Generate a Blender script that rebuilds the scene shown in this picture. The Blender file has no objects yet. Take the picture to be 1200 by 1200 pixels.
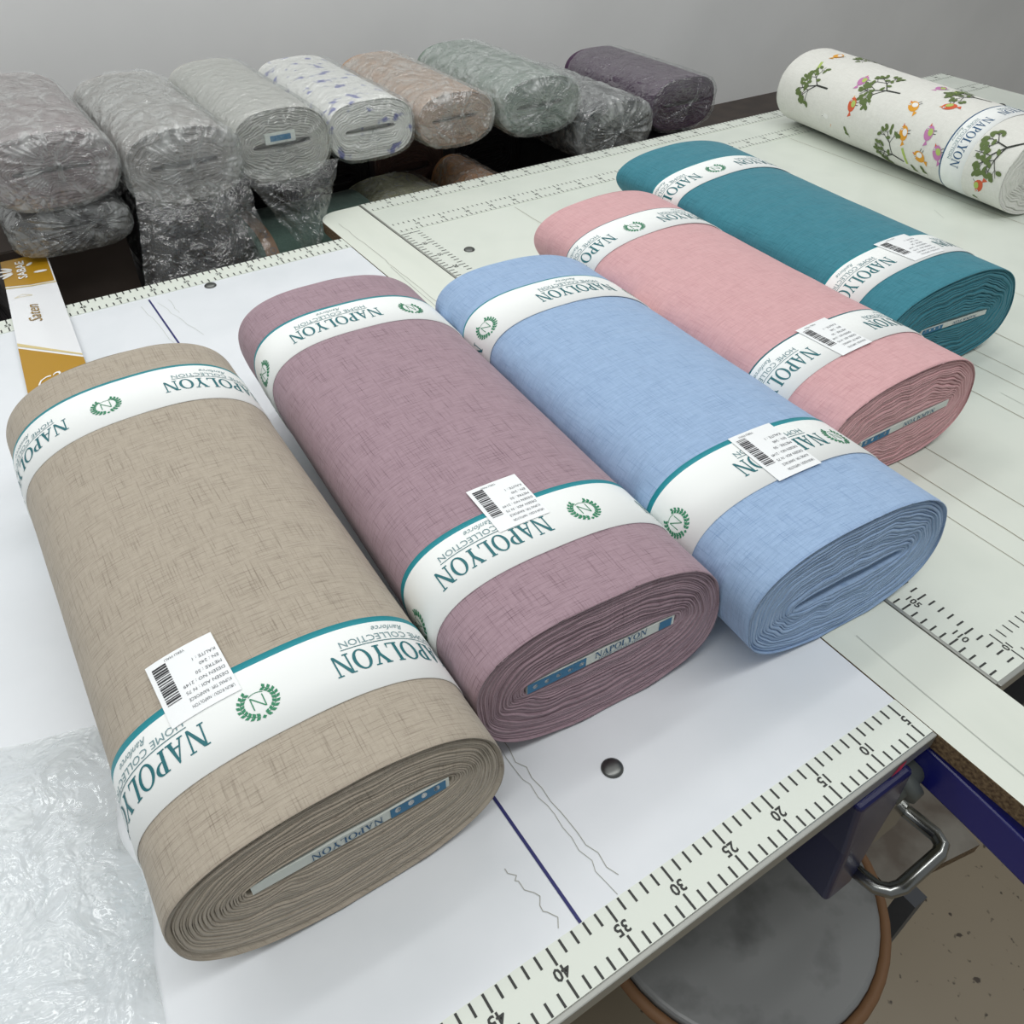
import bpy, bmesh, math, random
from mathutils import Vector, Matrix, noise
random.seed(7)
SC = bpy.context.scene
COL = SC.collection
T = 0.85                      # height of the cutting table tops above the floor
PI = math.pi

# ------------------------------------------------------------------ helpers
def lin(c):
    return tuple(((x/255)/12.92 if x/255 <= .04045 else ((x/255+.055)/1.055)**2.4) for x in c)

class NT:
    def __init__(s, name):
        s.m = bpy.data.materials.new(name); s.m.use_nodes = True
        s.t = s.m.node_tree; s.n = s.t.nodes; s.l = s.t.links
        s.b = s.n['Principled BSDF']; s.out = s.n['Material Output']
    def add(s, kind, **kw):
        n = s.n.new(kind)
        for k, v in kw.items():
            if k.startswith('i_'): n.inputs[k[2:].replace('_', ' ')].default_value = v
            else: setattr(n, k, v)
        return n
    def link(s, a, b): s.l.new(a, b)

def plain(name, rgb, rough=.5, metal=0, spec=.5, coat=0):
    k = NT(name); k.b.inputs['Base Color'].default_value = (*lin(rgb), 1)
    k.b.inputs['Roughness'].default_value = rough; k.b.inputs['Metallic'].default_value = metal
    k.b.inputs['Specular IOR Level'].default_value = spec; k.b.inputs['Coat Weight'].default_value = coat
    return k.m

def mottled(name, rgb, rgb2, scale=30, rough=.5, lo=.4, hi=.7, bump=0, metal=0, stretch=(1, 1, 1), detail=4, spec=.5):
    k = NT(name); tc = k.add('ShaderNodeTexCoord'); mp = k.add('ShaderNodeMapping'); mp.inputs['Scale'].default_value = stretch
    k.link(tc.outputs['Object'], mp.inputs['Vector'])
    nz = k.add('ShaderNodeTexNoise', i_Scale=scale, i_Detail=detail); k.link(mp.outputs[0], nz.inputs['Vector'])
    r = k.add('ShaderNodeMapRange'); r.inputs['From Min'].default_value = lo; r.inputs['From Max'].default_value = hi
    k.link(nz.outputs['Fac'], r.inputs['Value'])
    mx = k.add('ShaderNodeMix', data_type='RGBA'); mx.inputs['A'].default_value = (*lin(rgb), 1); mx.inputs['B'].default_value = (*lin(rgb2), 1)
    k.link(r.outputs[0], mx.inputs['Factor']); k.link(mx.outputs['Result'], k.b.inputs['Base Color'])
    k.b.inputs['Roughness'].default_value = rough; k.b.inputs['Metallic'].default_value = metal
    k.b.inputs['Specular IOR Level'].default_value = spec
    if bump:
        bp = k.add('ShaderNodeBump', i_Strength=bump, i_Distance=.002); k.link(nz.outputs['Fac'], bp.inputs['Height']); k.link(bp.outputs[0], k.b.inputs['Normal'])
    return k.m

def fabric(name, rgb, dark, lineamt=.55, light=None, wrinkle=.25):
    """woven linen-look cloth: crossing broken threads laid out along the UVs (metres)"""
    k = NT(name); uv = k.add('ShaderNodeUVMap')
    def streak(su, sv, lo, hi, off):
        mp = k.add('ShaderNodeMapping'); mp.inputs['Scale'].default_value = (su, sv, 1); mp.inputs['Location'].default_value = (off, off*.7, 0)
        k.link(uv.outputs[0], mp.inputs['Vector'])
        n = k.add('ShaderNodeTexNoise', i_Scale=1.0, i_Detail=2.5, i_Roughness=.6); k.link(mp.outputs[0], n.inputs['Vector'])
        r = k.add('ShaderNodeMapRange'); r.inputs['From Min'].default_value = lo; r.inputs['From Max'].default_value = hi
        k.link(n.outputs['Fac'], r.inputs['Value']); return r.outputs[0]
    a = streak(38, 1050, .52, .78, 0); b = streak(820, 26, .55, .80, 31); g = streak(950, 1300, .3, .72, 5)
    g2 = streak(90, 420, .3, .72, 9); h2 = streak(330, 60, .3, .72, 14)
    mx = k.add('ShaderNodeMath', operation='MAXIMUM'); k.link(a, mx.inputs[0]); k.link(b, mx.inputs[1]); mx.operation = 'ADD'; mx.use_clamp = True
    ml = k.add('ShaderNodeMath', operation='MULTIPLY'); k.link(mx.outputs[0], ml.inputs[0]); ml.inputs[1].default_value = lineamt
    light = light or tuple(min(255, c+11) for c in rgb)
    c0 = k.add('ShaderNodeMix', data_type='RGBA'); c0.inputs['A'].default_value = (*lin(light), 1)
    mid = tuple(max(0, c-9) for c in rgb); c0.inputs['B'].default_value = (*lin(mid), 1)
    av = k.add('ShaderNodeMath', operation='ADD'); k.link(g, av.inputs[0]); k.link(g2, av.inputs[1])
    av2 = k.add('ShaderNodeMath', operation='ADD'); k.link(av.outputs[0], av2.inputs[0]); k.link(h2, av2.inputs[1])
    hf = k.add('ShaderNodeMath', operation='MULTIPLY'); k.link(av2.outputs[0], hf.inputs[0]); hf.inputs[1].default_value = .333
    k.link(hf.outputs[0], c0.inputs['Factor'])
    c1 = k.add('ShaderNodeMix', data_type='RGBA'); k.link(c0.outputs['Result'], c1.inputs['A']); c1.inputs['B'].default_value = (*lin(dark), 1)
    k.link(ml.outputs[0], c1.inputs['Factor']); k.link(c1.outputs['Result'], k.b.inputs['Base Color'])
    w = streak(14, 28, .3, .75, 3)
    hs = k.add('ShaderNodeMath', operation='MULTIPLY_ADD'); k.link(w, hs.inputs[0]); hs.inputs[1].default_value = 5; k.link(ml.outputs[0], hs.inputs[2])
    bp = k.add('ShaderNodeBump', i_Strength=wrinkle, i_Distance=.0016); k.link(hs.outputs[0], bp.inputs['Height']); k.link(bp.outputs[0], k.b.inputs['Normal'])
    k.b.inputs['Roughness'].default_value = .9; k.b.inputs['Specular IOR Level'].default_value = .15
    k.b.inputs['Sheen Weight'].default_value = .15
    return k.m

def film(name, base=.05, edge=.5, tint=(226, 230, 228), scale=40, bump=.9, haze=.3, haze_lo=.5, rough=.10, stretch=(1, 1, 1)):
    """clear polythene film: see-through, glinting creases, whitish haze where it is gathered"""
    k = NT(name); k.n.remove(k.b)
    tc = k.add('ShaderNodeTexCoord'); mp = k.add('ShaderNodeMapping'); mp.inputs['Scale'].default_value = stretch; k.link(tc.outputs['Object'], mp.inputs['Vector'])
    n0 = k.add('ShaderNodeTexNoise', i_Scale=scale*.6, i_Detail=3, i_Distortion=1.5); k.link(mp.outputs[0], n0.inputs['Vector'])
    n1 = k.add('ShaderNodeTexNoise', i_Scale=scale*2, i_Detail=2, i_Distortion=.8); n1.noise_type = 'RIDGED_MULTIFRACTAL'; k.link(mp.outputs[0], n1.inputs['Vector'])
    n2 = k.add('ShaderNodeTexNoise', i_Scale=scale*.35, i_Detail=4, i_Distortion=2.5); k.link(mp.outputs[0], n2.inputs['Vector'])
    ad = k.add('ShaderNodeMath', operation='MULTIPLY_ADD'); k.link(n1.outputs['Fac'], ad.inputs[0]); ad.inputs[1].default_value = .20; k.link(n0.outputs['Fac'], ad.inputs[2])
    bp = k.add('ShaderNodeBump', i_Strength=bump, i_Distance=.012); k.link(ad.outputs[0], bp.inputs['Height'])
    tr = k.add('ShaderNodeBsdfTransparent'); tr.inputs['Color'].default_value = (.97, .98, .98, 1)
    gl = k.add('ShaderNodeBsdfGlossy', i_Roughness=rough); gl.inputs['Color'].default_value = (1, 1, 1, 1); k.link(bp.outputs[0], gl.inputs['Normal'])
    df = k.add('ShaderNodeBsdfDiffuse'); df.inputs['Color'].default_value = (*lin(tint), 1); k.link(bp.outputs[0], df.inputs['Normal'])
    tl = k.add('ShaderNodeBsdfTranslucent'); tl.inputs['Color'].default_value = (*lin(tint), 1)
    dt = k.add('ShaderNodeMixShader'); dt.inputs[0].default_value = .4; k.link(df.outputs[0], dt.inputs[1]); k.link(tl.outputs[0], dt.inputs[2])
    lw = k.add('ShaderNodeLayerWeight', i_Blend=.3); k.link(bp.outputs[0], lw.inputs['Normal'])
    r = k.add('ShaderNodeMapRange'); k.link(lw.outputs['Facing'], r.inputs['Value']); r.inputs['To Min'].default_value = base; r.inputs['To Max'].default_value = edge
    hz = k.add('ShaderNodeMapRange'); k.link(n2.outputs['Fac'], hz.inputs['Value']); hz.inputs['From Min'].default_value = haze_lo-.12; hz.inputs['From Max'].default_value = haze_lo+.25
    hz.inputs['To Min'].default_value = haze*.15; hz.inputs['To Max'].default_value = haze
    m1 = k.add('ShaderNodeMixShader'); k.link(hz.outputs[0], m1.inputs[0]); k.link(tr.outputs[0], m1.inputs[1]); k.link(dt.outputs[0], m1.inputs[2])
    m2 = k.add('ShaderNodeMixShader'); k.link(r.outputs[0], m2.inputs[0]); k.link(m1.outputs[0], m2.inputs[1]); k.link(gl.outputs[0], m2.inputs[2])
    k.link(m2.outputs[0], k.out.inputs['Surface']); return k.m

def mesh(name, verts, faces, mats, midx=None, parent=None, smooth=False, uvs=None):
    me = bpy.data.meshes.new(name); me.from_pydata([tuple(v) for v in verts], [], faces)
    for m in (mats if isinstance(mats, (list, tuple)) else [mats]): me.materials.append(m)
    if midx: me.polygons.foreach_set('material_index', midx)
    if smooth: me.polygons.foreach_set('use_smooth', [True]*len(me.polygons))
    if uvs:
        l = me.uv_layers.new(name='UVMap')
        for i, lp in enumerate(me.loops): l.data[i].uv = uvs[lp.vertex_index]
    me.update()
    o = bpy.data.objects.new(name, me); COL.objects.link(o); o.parent = parent
    return o

class Build:
    """collects shapes of one part into one mesh"""
    def __init__(s): s.v = []; s.f = []; s.m = []
    def box(s, x0, y0, z0, x1, y1, z1, m=0):
        b = len(s.v); s.v += [(x, y, z) for z in (z0, z1) for y in (y0, y1) for x in (x0, x1)]
        for f in ((0, 2, 3, 1), (4, 5, 7, 6), (0, 1, 5, 4), (2, 6, 7, 3), (0, 4, 6, 2), (1, 3, 7, 5)): s.f.append([b+i for i in f]); s.m.append(m)
    def poly(s, pts, m=0):
        b = len(s.v); s.v += list(pts); s.f.append(list(range(b, b+len(pts)))); s.m.append(m)
    def prism(s, pts, z0, z1, m=0, ms=None):
        b = len(s.v); n = len(pts); s.v += [(x, y, z0) for x, y in pts]+[(x, y, z1) for x, y in pts]
        s.f.append([b+n+i for i in range(n)]); s.m.append(m); s.f.append([b+n-1-i for i in range(n)]); s.m.append(m)
        for i in range(n):
            j = (i+1) % n; s.f.append([b+i, b+j, b+n+j, b+n+i]); s.m.append(m if ms is None else ms)
    def tube(s, path, r, m=0, n=12, cap=True):
        b = len(s.v); P = [Vector(p) for p in path]
        for i, p in enumerate(P):
            d = (P[min(i+1, len(P)-1)]-P[max(i-1, 0)]).normalized(); a = d.orthogonal().normalized() if abs(d.z) > .95 else d.cross(Vector((0, 0, 1))).normalized(); c = d.cross(a)
            rr = r[i] if isinstance(r, (list, tuple)) else r
            s.v += [tuple(p+a*rr*math.cos(2*PI*k/n)+c*rr*math.sin(2*PI*k/n)) for k in range(n)]
        for i in range(len(P)-1):
            for k in range(n):
                q = (k+1) % n; s.f.append([b+i*n+k, b+i*n+q, b+(i+1)*n+q, b+(i+1)*n+k]); s.m.append(m)
        if cap:
            s.f.append([b+k for k in range(n)][::-1]); s.m.append(m); e = b+(len(P)-1)*n; s.f.append([e+k for k in range(n)]); s.m.append(m)
    def dome(s, x, y, z, r, h, m=0, n=24, k=6):
        b = len(s.v); s.v.append((x, y, z+h))
        for i in range(1, k+1):
            a = i/k*PI/2
            s.v += [(x+r*math.sin(a)*math.cos(2*PI*q/n), y+r*math.sin(a)*math.sin(2*PI*q/n), z+h*math.cos(a)) for q in range(n)]
        for q in range(n): s.f.append([b, b+1+q, b+1+(q+1) % n]); s.m.append(m)
        for i in range(k-1):
            for q in range(n):
                w = (q+1) % n; c = b+1+i*n; s.f.append([c+q, c+n+q, c+n+w, c+w]); s.m.append(m)
    def make(s, name, mats, parent=None, smooth=False): return mesh(name, s.v, s.f, mats, s.m, parent, smooth)

def thing(name, label, cat, loc=(0, 0, T), rz=0, group=None):
    o = bpy.data.objects.new(name, None); COL.objects.link(o); o.location = loc; o.rotation_euler = (0, 0, rz)
    o.empty_display_size = .05
    o['label'] = label; o['category'] = cat
    if group: o['group'] = group
    return o
def tag(o, label, cat, group=None):
    o['label'] = label; o['category'] = cat
    if group: o['group'] = group
    return o
def structure(o): o['kind'] = 'structure'; return o
def bevel(o, w=.002, seg=2):
    m = o.modifiers.new('bevel', 'BEVEL'); m.width = w; m.segments = seg; m.limit_method = 'ANGLE'; return o

# ------------------------------------------------------------------ lettering
_cache = {}
def text2d(txt, size, shear=0, bold=0):
    """flat letter triangles (built-in font), origin at the left end of the baseline; returns polys, width"""
    key = (txt, shear, bold)
    if key not in _cache:
        cu = bpy.data.curves.new('lettering', 'FONT'); cu.body = txt; cu.size = 1; cu.resolution_u = 2; cu.shear = shear; cu.offset = bold
        ob = bpy.data.objects.new('lettering', cu); COL.objects.link(ob)
        dg = bpy.context.evaluated_depsgraph_get(); me = bpy.data.meshes.new_from_object(ob.evaluated_get(dg))
        me.calc_loop_triangles()
        P = [[(me.vertices[i].co.x, me.vertices[i].co.y) for i in t.vertices] for t in me.loop_triangles]
        bpy.data.objects.remove(ob); bpy.data.curves.remove(cu); bpy.data.meshes.remove(me)
        x0 = min(p[0] for q in P for p in q); x1 = max(p[0] for q in P for p in q)
        _cache[key] = ([[(x-x0, y) for x, y in q] for q in P], x1-x0)
    P, w = _cache[key]
    return [[(x*size, y*size) for x, y in q] for q in P], w*size

def arc(cx, cy, rx0, ry0, rx1, ry1, a0, a1, n=20):
    out = []
    for i in range(n):
        a, b = a0+(a1-a0)*i/n, a0+(a1-a0)*(i+1)/n
        out.append([(cx+rx0*math.cos(a), cy+ry0*math.sin(a)), (cx+rx1*math.cos(a), cy+ry1*math.sin(a)), (cx+rx1*math.cos(b), cy+ry1*math.sin(b)), (cx+rx0*math.cos(b), cy+ry0*math.sin(b))])
    return out
def serif(x, y, w, h=.06): return [(x, y), (x+w, y), (x+w, y+h), (x, y+h)]
R4 = lambda x0, y0, x1, y1: [(x0, y0), (x1, y0), (x1, y1), (x0, y1)]
SERIF = {
 'N': (1.04, [R4(.12, 0, .205, 1), [(.08, 1), (.31, 1), (.92, 0), (.86, -.03), (.77, 0)], R4(.83, 0, .915, 1), serif(.0, 0, .32), serif(-.02, .955, .26), serif(.70, .955, .34)]),
 'A': (.96, [[(.10, 0), (.19, 0), (.51, .93), (.46, 1)], [(.64, 0), (.86, 0), (.51, 1.02), (.42, .95)], R4(.26, .29, .70, .36), serif(.0, 0, .30), serif(.56, 0, .40)]),
 'P': (.74, [R4(.10, 0, .29, 1), serif(0, 0, .39), serif(0, .94, .26), R4(.26, .955, .36, 1), R4(.26, .44, .36, .485)] + arc(.34, .72, .18, .22, .37, .285, -PI/2, PI/2)),
 'O': (1.0, arc(.48, .5, .305, .455, .49, .525, 0, 2*PI, 32)),
 'L': (.74, [R4(.10, 0, .29, 1), serif(0, 0, .68), serif(0, .955, .38), [(.60, 0), (.70, 0), (.70, .25), (.66, .25)]]),
 'Y': (.94, [[(.03, 1), (.26, 1), (.57, .47), (.38, .47)], [(.74, 1), (.83, 1), (.56, .47), (.46, .47)], R4(.38, 0, .57, .48), serif(.27, 0, .40), serif(-.02, .955, .36), serif(.62, .955, .32)]),
}
def serif_word(word, length, height):
    x = 0; P = []
    for ch in word:
        w, ps = SERIF[ch]; P += [[(px+x, py) for px, py in q] for q in ps]; x += w+.06
    k = length/(x-.06)
    return [[(px*k, py*height) for px, py in q] for q in P]
def wreath(r):
    """laurel wreath with an N inside, centred on the origin"""
    P = []
    for sgn in (-1, 1):
        for i in range(9):
            a = -PI/2+sgn*(.30+i*.285)
            for rr, tilt in ((1.0, .75), (.78, -.75)):
                d = a+sgn*(PI/2-tilt*sgn*sgn) if rr > .9 else a+sgn*(PI/2+.75)
                cx, cy = r*rr*math.cos(a), r*rr*math.sin(a); L, W = r*.30, r*.10
                ux, uy = math.cos(d), math.sin(d)
                P.append([(cx-ux*L*.5, cy-uy*L*.5), (cx-uy*W, cy+ux*W), (cx+ux*L*.5, cy+uy*L*.5), (cx+uy*W, cy-ux*W)])
        P += arc(0, 0, r*.86, r*.86, r*.90, r*.90, -PI/2+sgn*.25, -PI/2+sgn*2.6, 16)
    P.append([(-r*.12, -r*.98), (0, -r*1.1), (r*.12, -r*.98), (0, -r*.86)])
    P += [[(x*r*.8-r*.42, y*r*.8-r*.40) for x, y in q] for q in (R4(.10, 0, .17, 1), [(.10, 1), (.2, 1), (.95, 0), (.85, 0)], R4(.88, 0, .95, 1))]
    P += arc(0, -.0*r, r*.60, r*.60, r*.64, r*.64, .9, 2.2, 8)
    return P
def ellipse(cx, cy, a, b, rot=0, n=10):
    c, s = math.cos(rot), math.sin(rot)
    return [(cx+a*math.cos(2*PI*i/n)*c-b*math.sin(2*PI*i/n)*s, cy+a*math.cos(2*PI*i/n)*s+b*math.sin(2*PI*i/n)*c) for i in range(n)]
def stroke(p, q, w):
    dx, dy = q[0]-p[0], q[1]-p[1]; l = math.hypot(dx, dy) or 1; nx, ny = -dy/l*w/2, dx/l*w/2
    return [(p[0]+nx, p[1]+ny), (q[0]+nx, q[1]+ny), (q[0]-nx, q[1]-ny), (p[0]-nx, p[1]-ny)]
def clip_x(poly, lo, hi):
    def half(P, k, sgn):
        out = []
        for i in range(len(P)):
            a, b = P[i-1], P[i]; ia, ib = sgn*(a[0]-k) >= 0, sgn*(b[0]-k) >= 0
            if ia != ib: t = (k-a[0])/(b[0]-a[0]); out.append((k, a[1]+t*(b[1]-a[1])))
            if ib: out.append(b)
        return out
    P = half(poly, lo, 1)
    return half(P, hi, -1) if P else []

# ------------------------------------------------------------------ bolts of cloth
NS = 160
def section(W, H, n, sk, asym, cx=0, cz=0, N=NS, tilt=0):
    M = 1600; P = []
    for i in range(M):
        t = PI/2-2*PI*i/M; c, s = math.cos(t), math.sin(t)
        vv = math.copysign(abs(s)**(2/n), s); u = W/2*math.copysign(abs(c)**(2/n), c); v = H/2+H/2*vv
        u += sk*W/2*vv; v += asym*(u/(W/2))*(v/H)*H/2
        P.append((u+cx, v+cz+tilt*u))
    d = [0]
    for i in range(M): d.append(d[-1]+math.dist(P[i], P[(i+1) % M]))
    G = d[-1]; out = []; j = 0
    for i in range(N):
        x = G*i/N
        while d[j+1] < x: j += 1
        f = (x-d[j])/(d[j+1]-d[j]); a, b = P[j], P[(j+1) % M]
        out.append((a[0]+(b[0]-a[0])*f, a[1]+(b[1]-a[1])*f))
    return out, G

class Bolt:
    def __init__(s, q):
        s.q = q; xf, yf, yaw, L, W, H, n, Wb, Hb, sk, asym, skb = q
        s.L = L; s.A, s.G = section(W, H, n, sk, asym); s.B, _ = section(Wb, Hb, n, skb, asym)
    def sec(s, t):
        f = min(max(t/s.L, 0), 1)
        return [(a[0]*(1-f)+b[0]*f, a[1]*(1-f)+b[1]*f) for a, b in zip(s.A, s.B)]
    def pt(s, sm, t, off=0):
        """point on the wound surface: sm metres round from the top (to the right), t metres from the front end"""
        x = (sm/s.G*NS) % NS; i = int(x); fr = x-i; f = t/s.L
        def P(k): a, b = s.A[k % NS], s.B[k % NS]; return (a[0]*(1-f)+b[0]*f, a[1]*(1-f)+b[1]*f)
        p0, p1 = P(i), P(i+1); pm, pp = P(i-1), P(i+2)
        u = p0[0]+(p1[0]-p0[0])*fr; v = p0[1]+(p1[1]-p0[1])*fr
        tx = (p1[0]-pm[0])*(1-fr)+(pp[0]-p0[0])*fr; ty = (p1[1]-pm[1])*(1-fr)+(pp[1]-p0[1])*fr
        l = math.hypot(tx, ty); return (u-ty/l*off, t, v+tx/l*off)

def patch_add(B, bolt, polys, s0, t0, off, m, step=.005, flip=True):
    """lay flat polygons on the bolt; flip=True puts their right towards -s and their up towards the front"""
    for q in polys:
        P = [((s0-x, t0-y) if flip else (s0+x, t0+y)) for x, y in q]
        lo, hi = min(p[0] for p in P), max(p[0] for p in P); n = max(1, math.ceil((hi-lo)/step))
        for k in range(n):
            c = clip_x(P, lo+(hi-lo)*k/n, lo+(hi-lo)*(k+1)/n) if n > 1 else P
            if len(c) >= 3:
                ar = sum(c[i-1][0]*c[i][1]-c[i][0]*c[i-1][1] for i in range(len(c)))
                if ar < 0: c = c[::-1]
                B.poly([bolt.pt(x, y, off) for x, y in c], m)

def roll_body(bolt, mat, root, slot, rnd, layers=22, groove=.0065, wave=.0016, wob=0, back_recess=.002):
    V = []; F = []; UV = []
    NTT = 28; L = bolt.L
    ts = [0, .0012, .004]+[L*i/NTT for i in range(1, NTT)]+[L-.004, L-.0012, L]
    for t in ts:
        ed = min(t, L-t); sh = .0016 if ed < 1e-6 else (.0005 if ed < .002 else 0)
        for i in range(NS):
            p = bolt.pt(bolt.G*i/NS, t, -sh)
            if wob:
                k = noise.noise(Vector((p[0]*9, p[1]*14, p[2]*9+wob*50)))*wob
                q = bolt.pt(bolt.G*i/NS, t, -sh+k); p = q
            V.append(p); sm = bolt.G*i/NS; UV.append((sm if i <= NS/2 else sm-bolt.G, t))
    n = len(ts)
    for j in range(n-1):
        for i in range(NS):
            k = (i+1) % NS; F.append([j*NS+i, j*NS+k, (j+1)*NS+k, (j+1)*NS+i])
    # wound layers showing at each end
    cu, cv, lc, tc, tilt = slot
    inner, _ = section(lc, tc, 4, 0, 0, cu, cv-tc/2, tilt=tilt)
    def end(t0, sgn, base, layers):
        nonlocal V, F, UV
        prev = base; outer = bolt.sec(t0); lam = [0]
        for i in range(layers): lam.append(lam[-1]+.35+rnd.random())
        lam = [x/lam[-1] for x in lam]
        ph = [rnd.random()*6.28 for _ in range(4)]; dimp = rnd.uniform(.58, .70)
        rings = []
        for i in range(layers):
            a, b = lam[i], lam[i+1]; w = b-a; y = rnd.uniform(0, .0016)+(.001 if i else 0); g = y+groove*rnd.choice((.25, .4, .6, 1))
            rings += [(a+w*.10, y), (b-w*.22, y), (b-w*.06, g), (b, g)]
        for lamv, y in rings:
            b = len(V); e = min(1, lamv*1.25)
            for i in range(NS):
                th = 2*PI*i/NS; env = lamv*(1-lamv)*4
                d = wave*env*(math.sin(5*th+ph[0]+lamv*4)+.7*math.sin(9*th+ph[1]-lamv*5)+.5*math.sin(17*th+ph[2]))
                fr = i/NS; dd = .010*math.exp(-((fr-dimp)/.03)**2)*lamv**2*math.sin(PI*min(1, lamv*1.02))*1.4
                o, q = outer[i], inner[i]
                x = o[0]+(q[0]-o[0])*lamv; z = o[1]+(q[1]-o[1])*lamv
                dx, dz = q[0]-o[0], q[1]-o[1]; l = math.hypot(dx, dz)
                x += dx/l*(d+dd); z += dz/l*(d+dd)
                V.append((x, t0+sgn*(y+.0012*noise.noise(Vector((x*30, z*30, lamv*8)))), z)); UV.append((bolt.G*i/NS*(1-.4*lamv), 1.3+lamv*.06))
            for i in range(NS):
                k = (i+1) % NS; q = [prev+i, b+i, b+k, prev+k]; F.append(q if sgn > 0 else q[::-1])
            prev = b
        b = len(V)
        for i in range(NS): V.append((inner[i][0], t0+sgn*.02, inner[i][1])); UV.append((0, 1.5))
        for i in range(NS):
            k = (i+1) % NS; q = [prev+i, b+i, b+k, prev+k]; F.append(q if sgn > 0 else q[::-1])
        q = list(range(b, b+NS)); F.append(q if sgn > 0 else q[::-1])
    end(0, 1, 0, layers); end(L, -1, (n-1)*NS, 6)
    o = mesh('fabric', V, F, mat, None, root, True, UV)
    return o

WHITE_PAPER = plain('band paper', (246, 249, 247), .45)
TEAL = plain('teal ink', (16, 138, 150), .5); DTEAL = plain('dark teal ink', (22, 104, 112), .5); GREEN = plain('green ink', (40, 130, 92), .5)
GREY_INK = plain('grey ink', (120, 150, 155), .6); BLACK = plain('black ink', (38, 38, 42), .6); SOFT_INK = plain('faded ink', (105, 108, 112), .6)
NAVY_INK = plain('dark blue ink', (28, 84, 124), .6)
STICK = plain('sticker paper', (244, 247, 248), .35)
CORE_W = plain('core card', (206, 212, 206), .7); CORE_B = plain('core blue ink', (40, 110, 150), .6)

def band(bolt, root, t0, t1, words, emblems, stripe=TEAL, sw=.0054, collection=True, lead=0, wl=.099, wh=.0175, ink=DTEAL, drift=0):
    """printed paper band: words = s of the N that starts each NAPOLYON, emblems = s of each wreath"""
    B = Build(); N = NS; rows = [(t0, 0.0002), (t0, .0010), (t1-sw, .0010), (t1, .0010), (t1, .0002)]
    for t, off in rows:
        for i in range(N):
            B.v.append(bolt.pt(bolt.G*i/N, t+drift*math.sin(2*PI*i/N), off))
    for j in range(4):
        for i in range(N):
            k = (i+1) % N; B.f.append([j*N+i, j*N+k, (j+1)*N+k, (j+1)*N+i]); B.m.append(1 if j == 2 else 0)
    h = t1-t0; base = t0+h*.56; g = bolt.G
    for s0 in words:
        patch_add(B, bolt, serif_word('NAPOLYON', wl, wh), s0, base, .0014, 2)
        if collection:
            patch_add(B, bolt, [R4(0, 0, wl*.80, .0006)], s0-wl*.10, base+.0036, .0014, 2)
            P, w = text2d('HOME COLLECTION', .0082); k = wl*.78/w
            patch_add(B, bolt, [[(x*k, y) for x, y in q] for q in P], s0-wl*.11, base+.0106, .0014, 3)
            P, w = text2d('Ranforce', .0070, .45); patch_add(B, bolt, P, s0-wl*.36, base+.0180, .0014, 3)
    for s0 in emblems:
        patch_add(B, bolt, wreath(.0125), s0, t0+h*.44, .0014, 4, flip=False)
    return B.make('paper_band', [WHITE_PAPER, stripe, ink, GREY_INK, GREEN], root, True)

def sticker(bolt, root, s_left, s_right, t_front, t_back, skew=0, name='barcode_sticker'):
    """paper sticker with a barcode and lines of print, read from the far side of the table"""
    B = Build(); w = s_right-s_left; h = t_back-t_front; sh = lambda x, y: (x+skew*(y/h-.5), y)
    n = 10
    patch_add(B, bolt, [[sh(0, 0), sh(w, 0), sh(w, h), sh(0, h)]], s_left, t_front, .0019, 0, .004, False)
    for e in ([(0, 0), (w, 0)], [(0, h), (w, h)]): pass
    # barcode along the left edge
    y = h*.30
    rnd = random.Random(3)
    while y < h*.90:
        b = rnd.choice((.0006, .0009, .0015)); patch_add(B, bolt, [[sh(w*.07, y), sh(w*.28, y), sh(w*.28, y+b), sh(w*.07, y+b)]], s_left, t_front, .0022, 1, .006, False); y += b+rnd.choice((.0006, .0009, .0012))
    rows = [('URUN KODU : NAPOLYON', .06), ('KUMAS TIPI : RANFORCE', .165), ('DESEN ADI : N 75', .27), ('DESEN NO : 2149', .375), ('METRE : 50', .48), ('EN : 240', .585), ('KALITE : 1', .69)]
    for txt, f in rows:
        P, tw = text2d(txt, h*.066); k = min(1.0, w*.60/tw)
        patch_add(B, bolt, [[(x*k, yy) for x, yy in q] for q in P], s_left+w*.95+skew*(f-.5), t_front+h*(f+.07), .0022, 2)
    P, tw = text2d('YERLI MALI', h*.05); patch_add(B, bolt, P, s_left+w*.55, t_front+h*.95, .0022, 2)
    return B.make(name, [STICK, BLACK, SOFT_INK], root, True)

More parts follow.
